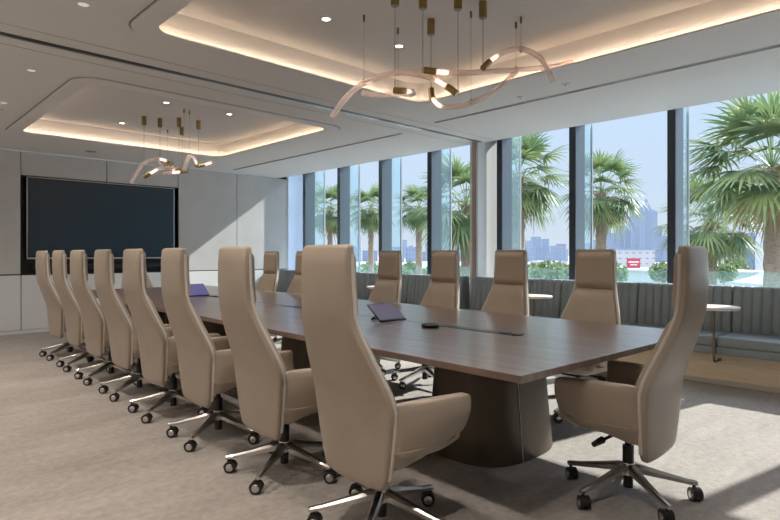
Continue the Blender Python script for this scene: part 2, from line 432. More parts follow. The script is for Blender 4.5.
for k in range(11):
    y0 = -6.9 + k * 1.25
    bm = B(); box(bm, -.008, .008, y0 + .01, y0 + 1.24, .02, 1.09); obj('glass_panel', bm, M['balus'], t)
    bm = B(); box(bm, -.03, .03, y0 - .03, y0 + .03, 0, .12, .006, 1); obj('clamp', bm, M['alu'], t)

# ------------------------------------------------------------------ table
ROTT = -.034
T = empty('conference_table', (3.015, 1.28, 0), ROTT)
tag(T, 'long dark walnut conference table on wide bronze oval pedestals in the room centre', 'table')
TL = 7.45
def table_outline(ins, n=14):
    # slightly bowed long sides
    pts = []
    hw = lambda t: .985 + .035 * math.sin(PI * t)
    for k in range(n + 1):
        t_ = k / n; pts.append((hw(t_) - ins, ins + t_ * (TL - 2 * ins)))
    for k in range(n + 1):
        t_ = 1 - k / n; pts.append((-hw(t_) + ins, ins + t_ * (TL - 2 * ins)))
    return pts
bm = B()
loft(bm, [[(x, y, z) for x, y in table_outline(i)] for z, i in ((.694, .05), (.706, .004), (.708, 0), (.738, 0), (.740, .002))])
obj('tabletop', bm, M['walnut'], T)
bm = B(); box(bm, -.002, .002, .75, TL - .4, .7395, .7408); obj('centre_joint', bm, M['joint'], T)
for k, yy in enumerate((1.06, 3.1, 5.3)):
    bm = B(); box(bm, -.045, .045, yy - .36, yy + .36, .7395, .7425, .001, 1); f = obj('cable_flap', bm, M['track'], T)
    for s in (-1, 1):
        bm = B(); box(bm, -.03, .03, yy - .30 + s * .045 - .03, yy - .30 + s * .045 + .03, .742, .748, .002, 1); obj('power_socket', bm, M['black'], f)
# pedestals: stadium plan, flaring to the floor
def pedestal(yc, hy=.42):
    def st2(hx, hyy, z): return [(x, y, z) for x, y in superell(0, yc, hx, hyy, 2.8, 64)]
    bm = B(); loft(bm, [st2(hx, hyy, z) for z, hx, hyy in ((0, .395, .34), (.01, .40, .345), (.25, .378, .323), (.5, .36, .305), (.694, .35, .295))])
    p = obj('pedestal', bm, M['pedestal'], T, 40)
    bm = B(); tube(bm, [(-.12, yc - hh + .001, z) for z, hh in ((.004, .343), (.25, .321), (.5, .303), (.692, .293))], .003, 6)
    obj('seam', bm, M['gleam_seam'], p)
for yc in (.93, 2.80, 4.70, 6.60): pedestal(yc)

# ------------------------------------------------------------------ chairs
def interp(tab, z):
    for a, b in zip(tab, tab[1:]):
        if a[0] >= z >= b[0]:
            u = (a[0] - z) / (a[0] - b[0]); return [a[i] + (b[i] - a[i]) * u for i in range(1, len(a))]
    return list(tab[-1][1:])

SH = [  # z, rear x, half width, thickness
    (1.289, -.322, .146, .020), (1.284, -.333, .157, .036), (1.272, -.342, .162, .046), (1.20, -.347, .164, .050), (1.10, -.346, .168, .050), (1.00, -.340, .172, .050), (.95, -.331, .179, .050), (.90, -.316, .192, .050),
    (.80, -.278, .222, .050), (.70, -.236, .250, .050), (.65, -.217, .262, .050), (.62, -.208, .266, .050), (.59, -.203, .266, .050), (.50, -.197, .253, .048), (.40, -.192, .236, .046), (.32, -.187, .219, .044),
    (.285, -.184, .208, .042), (.262, -.180, .192, .036), (.252, -.172, .172, .020)]

def sec(xr, w, th, z, n=44, e=9.):
    # rounded slab section, gently wrapped forward at the edges
    pts = []
    for k in range(n):
        a = 2 * PI * (k + .5) / n; c, s = math.cos(a), math.sin(a)
        q = (abs(c) ** e + abs(s) ** e) ** (-1 / e)
        y = w * s * q; x = xr + th / 2 + th / 2 * c * q + .012 * (y / w) ** 2
        pts.append(Vector((x, y, z)))
    return pts

def make_chair():
    t = empty('conference_chair')
    # outer back shell
    bm = B(); loft(bm, [sec(a[1], a[2], a[3], a[0]) for a in SH])
    sh = obj('back_shell', bm, M['leather'], t, 50)
    # pale strip along the shell edge, painting in the gleam of window light
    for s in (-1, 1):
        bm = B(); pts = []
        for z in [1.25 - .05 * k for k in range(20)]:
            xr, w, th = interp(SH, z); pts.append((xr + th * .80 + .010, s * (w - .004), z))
        tube(bm, pts, .0105, 8); obj('edge_gleam', bm, M['gleam_seam'], sh, 60)
    # inner cushions
    def cush(z0, z1, dw, th, name):
        bm = B(); R = []; n = 16
        for k in range(n + 1):
            z = z1 + (z0 - z1) * k / n; e = min(k, n - k) / n
            xr, w, t0 = interp(SH, min(1.275, z))
            f = min(1, .35 + e * 6)
            hw = (w - dw) * (1 if 0 < k < n else .95); tt = th * f
            ring_ = []
            m = 28
            for j in range(m):
                a = 2 * PI * (j + .5) / m; c, s = math.cos(a), math.sin(a); q = (abs(c) ** 4.5 + abs(s) ** 4.5) ** (-1 / 4.5)
                y = hw * s * q
                x = xr + t0 - .012 + tt / 2 + tt / 2 * c * q + .012 * (y / w) ** 2
                ring_.append(Vector((x, y, z)))
            R.append(ring_)
        loft(bm, R); return obj(name, bm, M['leather_in'], t, 55)
    cush(.972, 1.268, .014, .042, 'headrest')
    cush(.43, .966, .018, .046, 'backrest')
    # seat
    bm = B(); box(bm, -.15, .27, -.26, .26, .405, .485, .034, 4)
    for v in bm.verts:
        if v.co.x > .1: v.co.z -= (v.co.x - .1) * .10
    obj('seat', bm, M['leather_in'], t, 50)
    bm = B()
    loft(bm, [[(x, y, z) for x, y in superell(.045, 0, hx, hy, 5, 36)] for z, hx, hy in ((.345, .13, .14), (.35, .15, .17), (.375, .19, .24), (.41, .215, .285), (.43, .215, .29))])
    obj('seat_shell', bm, M['leather'], t, 50)
    # arms: padded wings that grow out of the back and taper forward
    for s in (-1, 1):
        bm = B(); R = []
        A = [(-.155, .345, .602, .250, .030), (-.145, .338, .622, .262, .046), (-.10, .345, .630, .286, .056), (0, .375, .632, .310, .060), (.10, .408, .632, .325, .060),
             (.19, .438, .630, .334, .058), (.222, .449, .629, .337, .054), (.236, .458, .622, .336, .040), (.240, .470, .610, .333, .024)]
        for x, z0, z1, yo, th in A:
            ring_ = []; m = 36; zc = (z0 + z1) / 2; hz = (z1 - z0) / 2
            for j in range(m):
                a = 2 * PI * (j + .5) / m; c, sn = math.cos(a), math.sin(a); q = (abs(c) ** 8 + abs(sn) ** 8) ** (-1 / 8)
                zz = zc + hz * sn * q; yy = yo - th / 2 + th / 2 * c * q
                yy -= .075 * max(0., (zc + hz * .3 - zz) / (2 * hz)) ** 1.3
                ring_.append(Vector((x, s * yy, zz)))
            R.append(ring_)
        loft(bm, R); obj('armrest', bm, M['leather'], t, 50)
    # mechanism, lever, column
    bm = B(); box(bm, -.12, .13, -.07, .07, .315, .352, .01); box(bm, -.15, .17, -.11, -.09, .33, .35); box(bm, -.15, .17, .09, .11, .33, .35)
    mech = obj('tilt_mechanism', bm, M['black'], t, 40)
    bm = B(); cyl(bm, (.03, .05, .330), (.05, .22, .322), .008); cyl(bm, (.05, .20, .323), (.058, .28, .318), .018, .013)
    obj('tilt_lever', bm, M['black'], mech, 40)
    bm = B(); cyl(bm, (0, 0, .045), (0, 0, .135), .024, n=20); cyl(bm, (0, 0, .15), (0, 0, .26), .028, n=20); cyl(bm, (0, 0, .25), (0, 0, .33), .016, n=16)
    obj('gas_column', bm, M['black'], t, 40)
    bm = B(); cyl(bm, (0, 0, .115), (0, 0, .175), .040, .033, n=24); obj('hub', bm, M['chrome'], t, 40)
    for k in range(5):
        a = math.radians(71 + 72 * k); R_ = Matrix.Rotation(a, 4, 'Z')
        bm = B()
        loft(bm, [[R_ @ Vector((x, y, z)) for y, z in ((-w, zt - h * .35), (-w * .55, zt), (w * .55, zt), (w, zt - h * .35), (w * .8, zt - h), (-w * .8, zt - h))]
                  for x, w, zt, h in ((.02, .025, .172, .046), (.06, .024, .163, .044), (.16, .019, .134, .032), (.27, .015, .106, .024), (.325, .014, .096, .022), (.335, .010, .093, .018))])
        obj('spoke', bm, M['chrome'], t, 35)
        sw = Matrix.Translation((.318 * math.cos(a), .318 * math.sin(a), 0)) @ Matrix.Rotation(a + 1.1 + k * 1.9, 4, 'Z')
        bm = B(); cyl(bm, (0, 0, .055), (0, 0, .085), .008, n=10)
        for s in (0,):
            box(bm, -.012, .030, -.006, .006, .028, .058, .004, 1)
            # mudguard hood
            loft(bm, [[(.012 + r_ * math.cos(q), y, .031 + r_ * math.sin(q)) for r_ in (.031, .035) for q in ([PI * j / 8 for j in range(9)] if r_ == .031 else [PI * (8 - j) / 8 for j in range(9)])] for y in (-.024, .024)])
        bmesh.ops.transform(bm, matrix=sw, verts=bm.verts[:])
        cs = obj('caster', bm, M['black'], t, 40)
        for s in (-1, 1):
            bm = B(); cyl(bm, (.012, s * .008, .030), (.012, s * .025, .031), .031, n=22); bmesh.ops.transform(bm, matrix=sw, verts=bm.verts[:])
            wh = obj('wheel', bm, M['black'], cs, 40)
            bm = B(); cyl(bm, (.012, s * .024, .030), (.012, s * .0275, .030), .022, .017, n=18); bmesh.ops.transform(bm, matrix=sw, verts=bm.verts[:])
            bmesh.ops.translate(bm, vec=(0, 0, 0), verts=bm.verts[:])
            # chrome cap merged under the caster so depth stays thing > part > sub-part
            o = obj('wheel_cap', bm, M['chrome'], cs, 40)
    return t

proto = make_chair()
used = [False]
def place_chair(x, y, deg, label, group=None):
    if not used[0]: c = proto; used[0] = True
    else: c = copy_tree(proto)
    c.location = (x, y, 0); c.rotation_euler.z = math.radians(deg)
    tag(c, label, 'chair', group)
    return c
G1 = 'tall tan chairs along the left side of the table'
G2 = 'tall tan chairs along the window side of the table'
left = [(1.79, 1.90, -2), (1.835, 2.767, -3), (1.86, 3.62, -2), (1.89, 4.43, -1), (1.925, 5.25, 0), (1.94, 6.05, 1), (1.97, 6.85, 0), (2.0, 7.72, 3)]
ordl = ['nearest tall tan chair on the left side, its back filling the foreground', 'tall tan chair second from the camera on the left side of the table', 'tall tan chair third from the camera in the left row',
        'tall tan chair fourth from the camera in the left row', 'tall tan chair fifth from the camera, hiding the far head chair', 'tall tan chair third from the screen end of the left row',
        'tall tan chair second from the screen end of the left row', 'leftmost and farthest tall tan chair of the left row, near the white wall panels']
for (x, y, d), lb in zip(left, ordl): place_chair(x - .01, y, d, lb, G1)
right = [(4.11, 2.15, 180, 'nearest tan chair on the window side, right of the second window table'), (4.12, 2.97, 181, 'tan chair second from the camera on the window side, before the white pier'),
         (4.02, 3.68, 180, 'tan chair third from the camera on the window side, directly above the black puck'), (4.08, 4.54, 180, 'tan window-side chair directly behind the near tablet'),
         (4.10, 5.40, 180, 'tan window-side chair hidden behind the nearest left chair'), (4.12, 6.22, 182, 'tan window-side chair half hidden behind the nearest left chair, seen left of it'),
         (4.14, 7.07, 181, 'farthest visible tan chair on the window side, by the wall corner')]
for x, y, d, lb in right: place_chair(x, y, d, lb, G2)
h = place_chair(2.918, 1.245, 92, 'tan high-back chair at the near head of the table, seen from its side')
place_chair(3.34, 9.02, -88, 'tan high-back chair at the far head of the table, below the screen')

# ------------------------------------------------------------------ window bench
def bench(y0, y1, seams, label):
    t = empty('banquette_bench', (6.4, (y0 + y1) / 2, 0)); tag(t, label, 'bench', 'window benches')
    oy = (y0 + y1) / 2
    bm = B(); box(bm, 6.02 - 6.4, 6.70 - 6.4, y0 - oy, y1 - oy, .04, .31); obj('base', bm, M['bench_wood'], t)
    bm = B(); box(bm, 6.0 - 6.4, 6.03 - 6.4, y0 - oy, y1 - oy, 0, .05, .004, 1); obj('skirting', bm, M['skirt'], t)
    ys = [y0] + [s for s in seams if y0 + .05 < s < y1 - .05] + [y1]
    for a, b in zip(ys, ys[1:]):
        bm = B(); box(bm, 5.90 - 6.4, 6.50 - 6.4, a - oy + .004, b - oy - .004, .375, .470, .022, 3); s_ = obj('seat_cushion', bm, M['bench_fab'], t, 50)
        bm = B(); box(bm, 5.905 - 6.4, 6.68 - 6.4, a - oy + .002, b - oy - .002, .302, .376, .010, 2); obj('seat_base', bm, M['bench_fab'], s_, 50)
        # channelled back cushion
        bm = B(); nch = max(2, round((b - a) / .086)); m = 8; R = []
        L_ = b - a - .012; y_st = a - oy + .006
        cols = []
        for i in range(nch):
            for j in range(m):
                u = (j + 0.) / m; cols.append((y_st + L_ * (i + u) / nch, math.sin(PI * u) ** .42 if 0 < u < 1 else 0.))
        cols.append((y_st + L_, 0.))
        prof = [(.0, 0.462, 1), (.0, .50, 1), (.022, .70, 1), (.050, .88, 1), (.062, .912, .9), (.080, .926, .6), (.12, .930, .2), (.19, .925, 0), (.21, .90, 0), (.21, .462, 0)]
        for y, bulge in cols:
            R.append([(6.375 - 6.4 + px + .017 * (1 - bulge) * k_ , y, pz - (.004 * (1 - bulge) if pz > .9 else 0)) for px, pz, k_ in prof])
        loft(bm, R); obj('back_cushion', bm, M['bench_fab'], t, 60)
    return t
bench(BY + .02, 4.975, [-3.07, -2.13, -1.19, -.25, .75, 1.69, 2.63, 3.58, 4.52], 'long blue-grey channelled window bench on pale wood base, camera side of the white pier')
bench(5.14, TVY - .02, [5.32, 6.24, 7.14, 8.0, 8.9, 9.7], 'blue-grey channelled window bench beyond the white pier, toward the screen')

# side tables hooked on the bench front
def side_table(y, label):
    t = empty('side_table', (5.84, y, 0)); tag(t, label, 'side table', 'small round tables at the window bench')
    bm = B(); cx, R0 = 0.0, .215
    loft(bm, [[(r * math.cos(2 * PI * k / 40), r * math.sin(2 * PI * k / 40), z) for k in range(40)] for z, r in ((.735, .205), (.738, .213), (.758, .216), (.762, .212))])
    obj('tabletop', bm, M['stone'], t, 40)
    bm = B(); pts = [(0, 0, .735), (0, 0, .30)] + [(.05 * (1 - math.cos(q)), 0, .28 - .05 * math.sin(q)) for q in [PI / 2 * j / 5 for j in range(6)]] + [(.11, 0, .232), (.16, 0, .232)]
    pts = [(0, 0, .735), (0, 0, .5), (0, 0, .30)] + [(.04 * (1 - math.cos(q)), 0, .28 - .04 * math.sin(q)) for q in [PI / 2 * j / 5 for j in range(6)]] + [(.11, 0, .240), (.175, 0, .240)]
    tube(bm, pts, .011, 10); obj('pole', bm, M['bronze'], t, 50)
    bm = B(); box(bm, .17, .181, -.014, .014, .226, .254, .003, 1); obj('mounting_plate', bm, M['bronze'], t)
    bm = B(); cyl(bm, (0, 0, .725), (0, 0, .737), .05, n=20); obj('collar', bm, M['bronze'], t, 40)
side_table(1.69, 'small cream round side table on a bronze pole, beside the near head chair')
side_table(3.61, 'small cream round side table half hidden behind the second window-side chair')
side_table(6.25, 'small cream round side table at the bench beyond the white pier')

# ------------------------------------------------------------------ things on the table
def table_pt(x, y, z=.741): return (x, y, z)
def tablet(x, y, deg, tilt, w, hgt, label, mat):
    t = empty('tablet', (x, y, .741), math.radians(deg)); tag(t, label, 'tablet', 'tilted tablets on the table')
    # local: screen faces +x, width along y, leaning back
    Rm = Matrix.Rotation(-tilt, 4, 'Y')
    bm = B(); box(bm, -.009, 0, -w / 2, w / 2, .0, hgt, .003, 2); bmesh.ops.transform(bm, matrix=Matrix.Translation((0, 0, .006)) @ Rm, verts=bm.verts[:])
    b = obj('body', bm, M['black'], t, 40)
    bm = B(); box(bm, -.001, .0012, -w / 2 + .008, w / 2 - .008, .010, hgt - .008); bmesh.ops.transform(bm, matrix=Matrix.Translation((0, 0, .006)) @ Rm, verts=bm.verts[:])
    obj('display', bm, mat, t)
    bx = -math.sin(tilt) * hgt; bz = math.cos(tilt) * hgt
    bm = B(); tube(bm, [(bx * .45, -w * .3, bz * .45), (bx * 1.05, -w * .3, .006), (bx * 1.05, w * .3, .006), (bx * .45, w * .3, bz * .45)], .006, 8)
    obj('stand', bm, M['black'], t, 40)
    bm = B(); box(bm, -.006, .012, -w / 2, w / 2, 0, .010, .003, 1); obj('foot', bm, M['black'], t, 40)
M['disp1'] = emis('tablet_display', (.11, .105, .16), .55)
M['disp2'] = emis('tablet_display_blue', (.09, .09, .24), .55)
for k in ('disp1', 'disp2'):
    M[k].node_tree.nodes['Principled BSDF'].inputs['Roughness'].default_value = .2
tablet(3.01, 3.082, -90, math.radians(52), .27, .19, 'black tablet tilted on a stand, on the near table half beside the puck', M['disp1'])
tablet(3.08, 6.52, -90, math.radians(50), .27, .21, 'blue-lit tablet tilted on a stand on the far table half', M['disp2'])
t = empty('speaker_puck', (2.93, 2.63, .741)); tag(t, 'round black conference speaker puck lying on the table, right of the tablet', 'conference speaker')
bm = B(); loft(bm, [[(r * math.cos(2 * PI * k / 32), r * math.sin(2 * PI * k / 32), z) for k in range(32)] for z, r in ((0, .052), (.006, .062), (.018, .064), (.024, .056), (.027, .045))]); obj('body', bm, M['black'], t, 40)
bm = B(); cyl(bm, (0, 0, .026), (0, 0, .030), .043, .038, n=28); obj('top_grille', bm, M['track'], t, 40)

# ------------------------------------------------------------------ camera numbers (also used to read distances off the photograph)
FPX, YAW, HC, PX0, PY0 = 564., math.radians(44.), 1.25, 390., 254.
Fv = Vector((math.sin(YAW), math.cos(YAW), 0)); Rv = Vector((math.cos(YAW), -math.sin(YAW), 0))
def at(u, v, d): return Fv * d + Rv * ((u - PX0) * d / FPX) + Vector((0, 0, HC - (v - PY0) * d / FPX))

# ------------------------------------------------------------------ chandeliers
def chandelier(canisters, cables, tubes, label, rad=.0215):
    base = at(*canisters[0][:2], canisters[0][2]); base.z = UP
    t = empty('pendant_chandelier', base); tag(t, label, 'chandelier', 'glass tube chandeliers')
    def loc(p): return p - base
    for u, v, d, vend in canisters:
        p = at(u, v, d); p.z = UP
        bm = B(); cyl(bm, loc(p), loc(p) - Vector((0, 0, .115)), .030, n=24); c = obj('canopy', bm, M['brass'], t, 40)
        bm = B(); cyl(bm, loc(p) - Vector((0, 0, .115)), loc(p) - Vector((0, 0, .122)), .024, n=20); obj('canopy_lens', bm, M['dl_off'], c, 40)
        q = at(u, vend, d); q.x, q.y = p.x, p.y
        bm = B(); cyl(bm, loc(p) - Vector((0, 0, .12)), loc(q), .0028, n=6); obj('cable', bm, M['paper'], t)
    for u, v, d, vend in cables:
        p = at(u, v, d); p.z = UP; q = at(u, vend, d)
        bm = B(); cyl(bm, loc(p), loc(q), .0015, n=6); w = obj('cable', bm, M['paper'], t)
        bm = B(); cyl(bm, loc(p), loc(p) - Vector((0, 0, .05)), .009, n=10); obj('cable_gland', bm, M['bronze'], w, 40)
        bm = B(); cyl(bm, loc(q) - Vector((0, 0, .02)), loc(q) + Vector((0, 0, .03)), .010, n=10); obj('clip', bm, M['brass'], w, 40)
    for pts in tubes:
        P = catmull([loc(at(*p)) for p in pts], 8)
        # cap at the start (0..cap), lit part, glass
        acc = [0.]
        for a, b in zip(P, P[1:]): acc.append(acc[-1] + (b - a).length)
        def cut(s0, s1):
            out = []
            for i in range(len(P) - 1):
                for s in (s0, s1):
                    if acc[i] <= s < acc[i + 1]:
                        out.append(P[i].lerp(P[i + 1], (s - acc[i]) / (acc[i + 1] - acc[i])))
                if s0 < acc[i + 1] < s1: out.append(P[i + 1])
            return out
        L_ = acc[-1]
        g = cut(.08, L_ - 1e-4); bm = B(); tube(bm, g, rad, 12); tb = obj('glass_tube', bm, M['tube'], t, 60)
        bm = B(); tube(bm, cut(1e-5, .095), rad * 1.12, 14); obj('end_cap', bm, M['brass'], tb, 50)
        bm = B(); tube(bm, cut(.095, .20), rad * .72, 10); obj('lit_end', bm, M['lamp'], tb, 50)
chandelier([(395, -11, 3.937, 90), (423, -8, 3.983, 70), (458, -7, 3.998, 91), (483, 2, 4.14, 67), (431, 19.7, 4.453, 90)],
           [(364, 15, 4.366, 83), (398, 28, 4.617, 91), (471, -6, 4.30, 103), (516, -2, 4.5, 70), (521, -2, 4.4, 50)],
           [[(457, 94, 3.998), (446, 86, 4.03), (425, 76, 4.12), (395, 73, 4.25), (364, 83, 4.366), (345, 99, 4.42), (332, 117, 4.47)],
            [(395, 90.5, 3.937), (404, 91, 4.0), (413, 92, 4.2), (411, 94, 4.42), (398, 94, 4.617), (380, 95, 4.62), (363, 93, 4.5)],
            [(423, 70, 3.983), (440, 72, 4.03), (460, 73, 4.12), (482, 72, 4.25), (516, 70, 4.5), (548, 67, 4.75), (577, 62, 4.95)],
            [(431, 89, 4.453), (433, 99, 4.42), (444, 107, 4.36), (470, 103, 4.30), (496, 90, 4.40), (516, 72, 4.5)],
            [(483, 68, 4.14), (494, 58, 4.22), (507, 51, 4.32), (521, 49, 4.40), (538, 56, 4.46), (547, 68, 4.5), (553, 82, 4.52)]],
           'chandelier of curved pink glass tubes with brass ends over the near half of the table')
chandelier([(144, 116.4, 7.582, 170), (160, 118.5, 7.70, 160), (179, 118, 7.672, 172), (182, 127, 8.216, 172), (198.4, 120.7, 7.828, 164)],
           [(167.5, 129.7, 8.394, 167), (184, 109, 7.196, 171), (189.5, 110.5, 7.271, 156)],
           [[(172.8, 165.5, 7.7), (166, 160.8, 7.7), (160, 159.3, 7.7), (152, 159.8, 7.65), (143, 164, 7.6), (137.5, 171.4, 7.55), (131, 183.6, 7.5)],
            [(144, 177.5, 7.58), (152, 172.5, 7.62), (160, 168.5, 7.7), (171, 167.5, 8.0), (180, 169, 8.2)],
            [(179, 170.5, 7.67), (171, 170, 7.9), (163, 167, 8.0), (160, 162, 8.1)],
            [(187.5, 171.0, 7.5), (180, 172, 7.5), (163, 173.6, 7.5)],
            [(197.3, 166, 7.828), (194.6, 159.8, 7.6), (190, 156, 7.271), (187, 161, 7.2), (184, 171, 7.196)],
            [(198, 166, 7.83), (205, 164.5, 7.9), (214, 162, 8.0)]],
           'smaller chandelier of curved glass tubes over the far table half, before the wall screen', .024)

# ------------------------------------------------------------------ outside
M['ground'] = pmat('dusty_ground', (.30, .29, .27), .95, noise=.15, nscale=.02)
M['road'] = pmat('asphalt', (.30, .30, .31), .9)
M['trunk'] = pmat('palm_trunk', (.27, .205, .15), .9, noise=.25, nscale=9, bump=.6, bscale=14, stretch=(1, 1, 3))
def leafmat(name, c0, c1, sc=1.5):
    m, N, L, b = new_mat(name)
    tc = N.new('ShaderNodeTexCoord'); n = N.new('ShaderNodeTexNoise'); n.inputs['Scale'].default_value = sc; n.inputs['Detail'].default_value = 4
    L.new(tc.outputs['Object'], n.inputs['Vector'])
    cr = N.new('ShaderNodeValToRGB'); cr.color_ramp.elements[0].position = .36; cr.color_ramp.elements[1].position = .66
    cr.color_ramp.elements[0].color = (*c0, 1); cr.color_ramp.elements[1].color = (*c1, 1)
    L.new(n.outputs['Fac'], cr.inputs[0]); L.new(cr.outputs[0], b.inputs['Base Color']); b.inputs['Roughness'].default_value = .5
    tr = N.new('ShaderNodeBsdfTranslucent'); L.new(cr.outputs[0], tr.inputs[0])
    mx = N.new('ShaderNodeMixShader'); mx.inputs[0].default_value = .35
    L.new(b.outputs[0], mx.inputs[1]); L.new(tr.outputs[0], mx.inputs[2]); L.new(mx.outputs[0], N['Material Output'].inputs[0])
    return m
M['frond'] = leafmat('palm_frond', (.07, .145, .06), (.23, .28, .10))
M['dead'] = leafmat('dry_frond', (.26, .19, .09), (.38, .31, .14))
M['tree'] = leafmat('tree_leaves', (.09, .15, .06), (.20, .26, .10), .6)

def frond(bm, rng, az, el, Lp, Rb, droop):
    d = Vector((math.cos(az) * math.cos(el), math.sin(az) * math.cos(el), math.sin(el)))
    side = Vector((-math.sin(az), math.cos(az), 0))
    P = []; p = Vector((0, 0, 0)); e = el
    for k in range(6):
        P.append(p.copy()); e2 = e - droop * .10 * k
        p = p + Vector((math.cos(az) * math.cos(e2), math.sin(az) * math.cos(e2), math.sin(e2))) * Lp / 5
    for a, b in zip(P, P[1:]):
        w = .018
        q = [bm.verts.new(a - side * w), bm.verts.new(a + side * w), bm.verts.new(b + side * w * .8), bm.verts.new(b - side * w * .8)]
        bm.faces.new(q)
    c = P[-1]; fw = (P[-1] - P[-2]).normalized(); nrm = fw.cross(side).normalized()
    n = 22
    for k in range(n):
        a = math.radians(-105 + 210 * k / (n - 1)) + rng.uniform(-.03, .03)
        ln = Rb * (.78 + .22 * math.cos(a)) * rng.uniform(.88, 1.05)
        dr = fw * math.cos(a) + side * math.sin(a)
        dr = (dr + nrm * rng.uniform(-.06, .06) - nrm * .16 * abs(math.sin(a))).normalized()
        wd = nrm.cross(dr).normalized() * Rb * .036
        prev = None
        sag = rng.uniform(.25, .6) * droop
        for j, (f, ww) in enumerate(((.05, .5), (.35, 1.1), (.62, .9), (.84, .5), (1.0, .06))):
            q = c + dr * ln * f - Vector((0, 0, 1)) * ln * sag * max(0, f - .35) ** 2 * 1.3
            l_, r_ = bm.verts.new(q - wd * ww), bm.verts.new(q + wd * ww)
            if prev: bm.faces.new((prev[0], prev[1], r_, l_))
            prev = (l_, r_)

def palm(pos_u, v, d, R, label, nf=38, seed=1, zbase=-12., tr=.17, trunk_lean=0., skirt=8, span=118):
    rng = random.Random(seed)
    c = at(pos_u, v, d)
    t = empty('fan_palm', (c.x, c.y, zbase)); tag(t, label, 'palm tree', 'fan palms outside the windows')
    h = c.z - zbase
    bm = B(); pts = []; rad = []
    nn = int(h / .22)
    for k in range(nn + 1):
        f = k / nn; pts.append((trunk_lean * (1 - f) * 1.5, 0, h * f)); rad.append(tr * (1.35 - .35 * f) * (1 + (.10 if k % 2 else -.04)))
    tube(bm, pts, rad, 12); obj('trunk', bm, M['trunk'], t, 20)
    bm = B()
    for k in range(26):   # cut leaf stubs under the crown
        a = rng.uniform(0, 2 * PI); z = h - rng.uniform(.05, 1.0)
        p = Vector((math.cos(a) * tr * .9, math.sin(a) * tr * .9, z)); q = p + Vector((math.cos(a) * .12, math.sin(a) * .12, .16))
        cyl(bm, p, q, .035, .02, n=5)
    obj('leaf_stubs', bm, M['dead'], t, 30)
    bm = B()
    for k in range(nf):
        f = (k + .5) / nf; el = math.radians(82 - span * f ** .85 + rng.uniform(-6, 6)); az = k * 2.39996 + rng.uniform(-.2, .2)
        frond(bm, rng, az, el, R * rng.uniform(.50, .66), R * rng.uniform(.50, .60), .55 + .75 * f)
    o = obj('crown', bm, M['frond'], t); o.location = (0, 0, h)
    bm = B()
    for k in range(skirt):
        az = k * 2.39996 + 1; frond(bm, rng, az, math.radians(rng.uniform(-62, -38)), R * .4, R * .42, 1.0)
    o = obj('dry_fronds', bm, M['dead'], t); o.location = (0, 0, h)

palm(772, 168, 13.0, 2.05, 'large fan palm with thick trunk close outside the rightmost window', 42, 3, tr=.16, skirt=3, span=98)
palm(711, 222, 19.0, 1.75, 'smaller fan palm left of and behind the large right one', 38, 5)
palm(601, 192, 20.0, 1.62, 'fan palm in the middle of the window behind the nearest window-side chair', 38, 8)
palm(518, 178, 15.5, 1.45, 'fan palm beside the white pier, its left side cut by the mullion', 40, 11)
palm(466, 205, 19.5, 1.95, 'fan palm just left of the bronze post, with fronds spreading to the mullion', 40, 14)
palm(419, 208, 31, 1.5, 'fan palm with a bare trunk above the third window-side chair', 38, 17)
palm(371, 209, 37, 1.75, 'fan palm with a bare trunk above the fourth window-side chair', 38, 20)
palm(330, 210, 41, 2.2, 'fan palm seen through the second bay from the screen wall', 38, 23)
palm(296, 195, 32, 1.7, 'fan palm behind the narrow bay beside the screen wall', 34, 26)

def windows_mat(name, wall, pane, sx, sz, mort=.25):
    m, N, L, b = new_mat(name)
    tc = N.new('ShaderNodeTexCoord'); br = N.new('ShaderNodeTexBrick')
    sep = N.new('ShaderNodeSeparateXYZ'); ad = N.new('ShaderNodeMath'); ad.operation = 'ADD'; cb = N.new('ShaderNodeCombineXYZ')
    L.new(tc.outputs['Object'], sep.inputs[0]); L.new(sep.outputs['X'], ad.inputs[0]); L.new(sep.outputs['Y'], ad.inputs[1])
    L.new(ad.outputs[0], cb.inputs['X']); L.new(sep.outputs['Z'], cb.inputs['Y']); L.new(cb.outputs[0], br.inputs['Vector'])
    br.offset = 0; br.inputs['Scale'].default_value = 1; br.inputs['Brick Width'].default_value = sx; br.inputs['Row Height'].default_value = sz
    br.inputs['Mortar Size'].default_value = mort * min(sx, sz); br.inputs['Mortar Smooth'].default_value = 0
    br.inputs['Color1'].default_value = (*pane, 1); br.inputs['Color2'].default_value = (*[c * .93 for c in pane], 1); br.inputs['Mortar'].default_value = (*wall, 1)
    L.new(br.outputs['Color'], b.inputs['Base Color']); b.inputs['Roughness'].default_value = .5
    return m
M['tower_a'] = windows_mat('haze_blue_tower', (.235, .285, .37), (.19, .24, .33), 6, 4)  # distance haze is painted into both tower colours, low blocks included
M['tower_b'] = windows_mat('haze_grey_tower', (.27, .32, .40), (.21, .26, .35), 5, 8)
M['blue_block'] = windows_mat('blue_glass_block', (.18, .24, .33), (.13, .19, .29), 3, 3.5, .08)
M['white_block'] = windows_mat('white_striped_block', (.52, .54, .60), (.18, .24, .32), 200, 3.2, .5)
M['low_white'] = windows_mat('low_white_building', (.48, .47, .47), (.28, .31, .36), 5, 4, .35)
M['red'] = pmat('red_sign', (.42, .05, .07), .6)
M['canopy_w'] = pmat('white_roofing', (.46, .46, .46), .6)
GZ = -12.
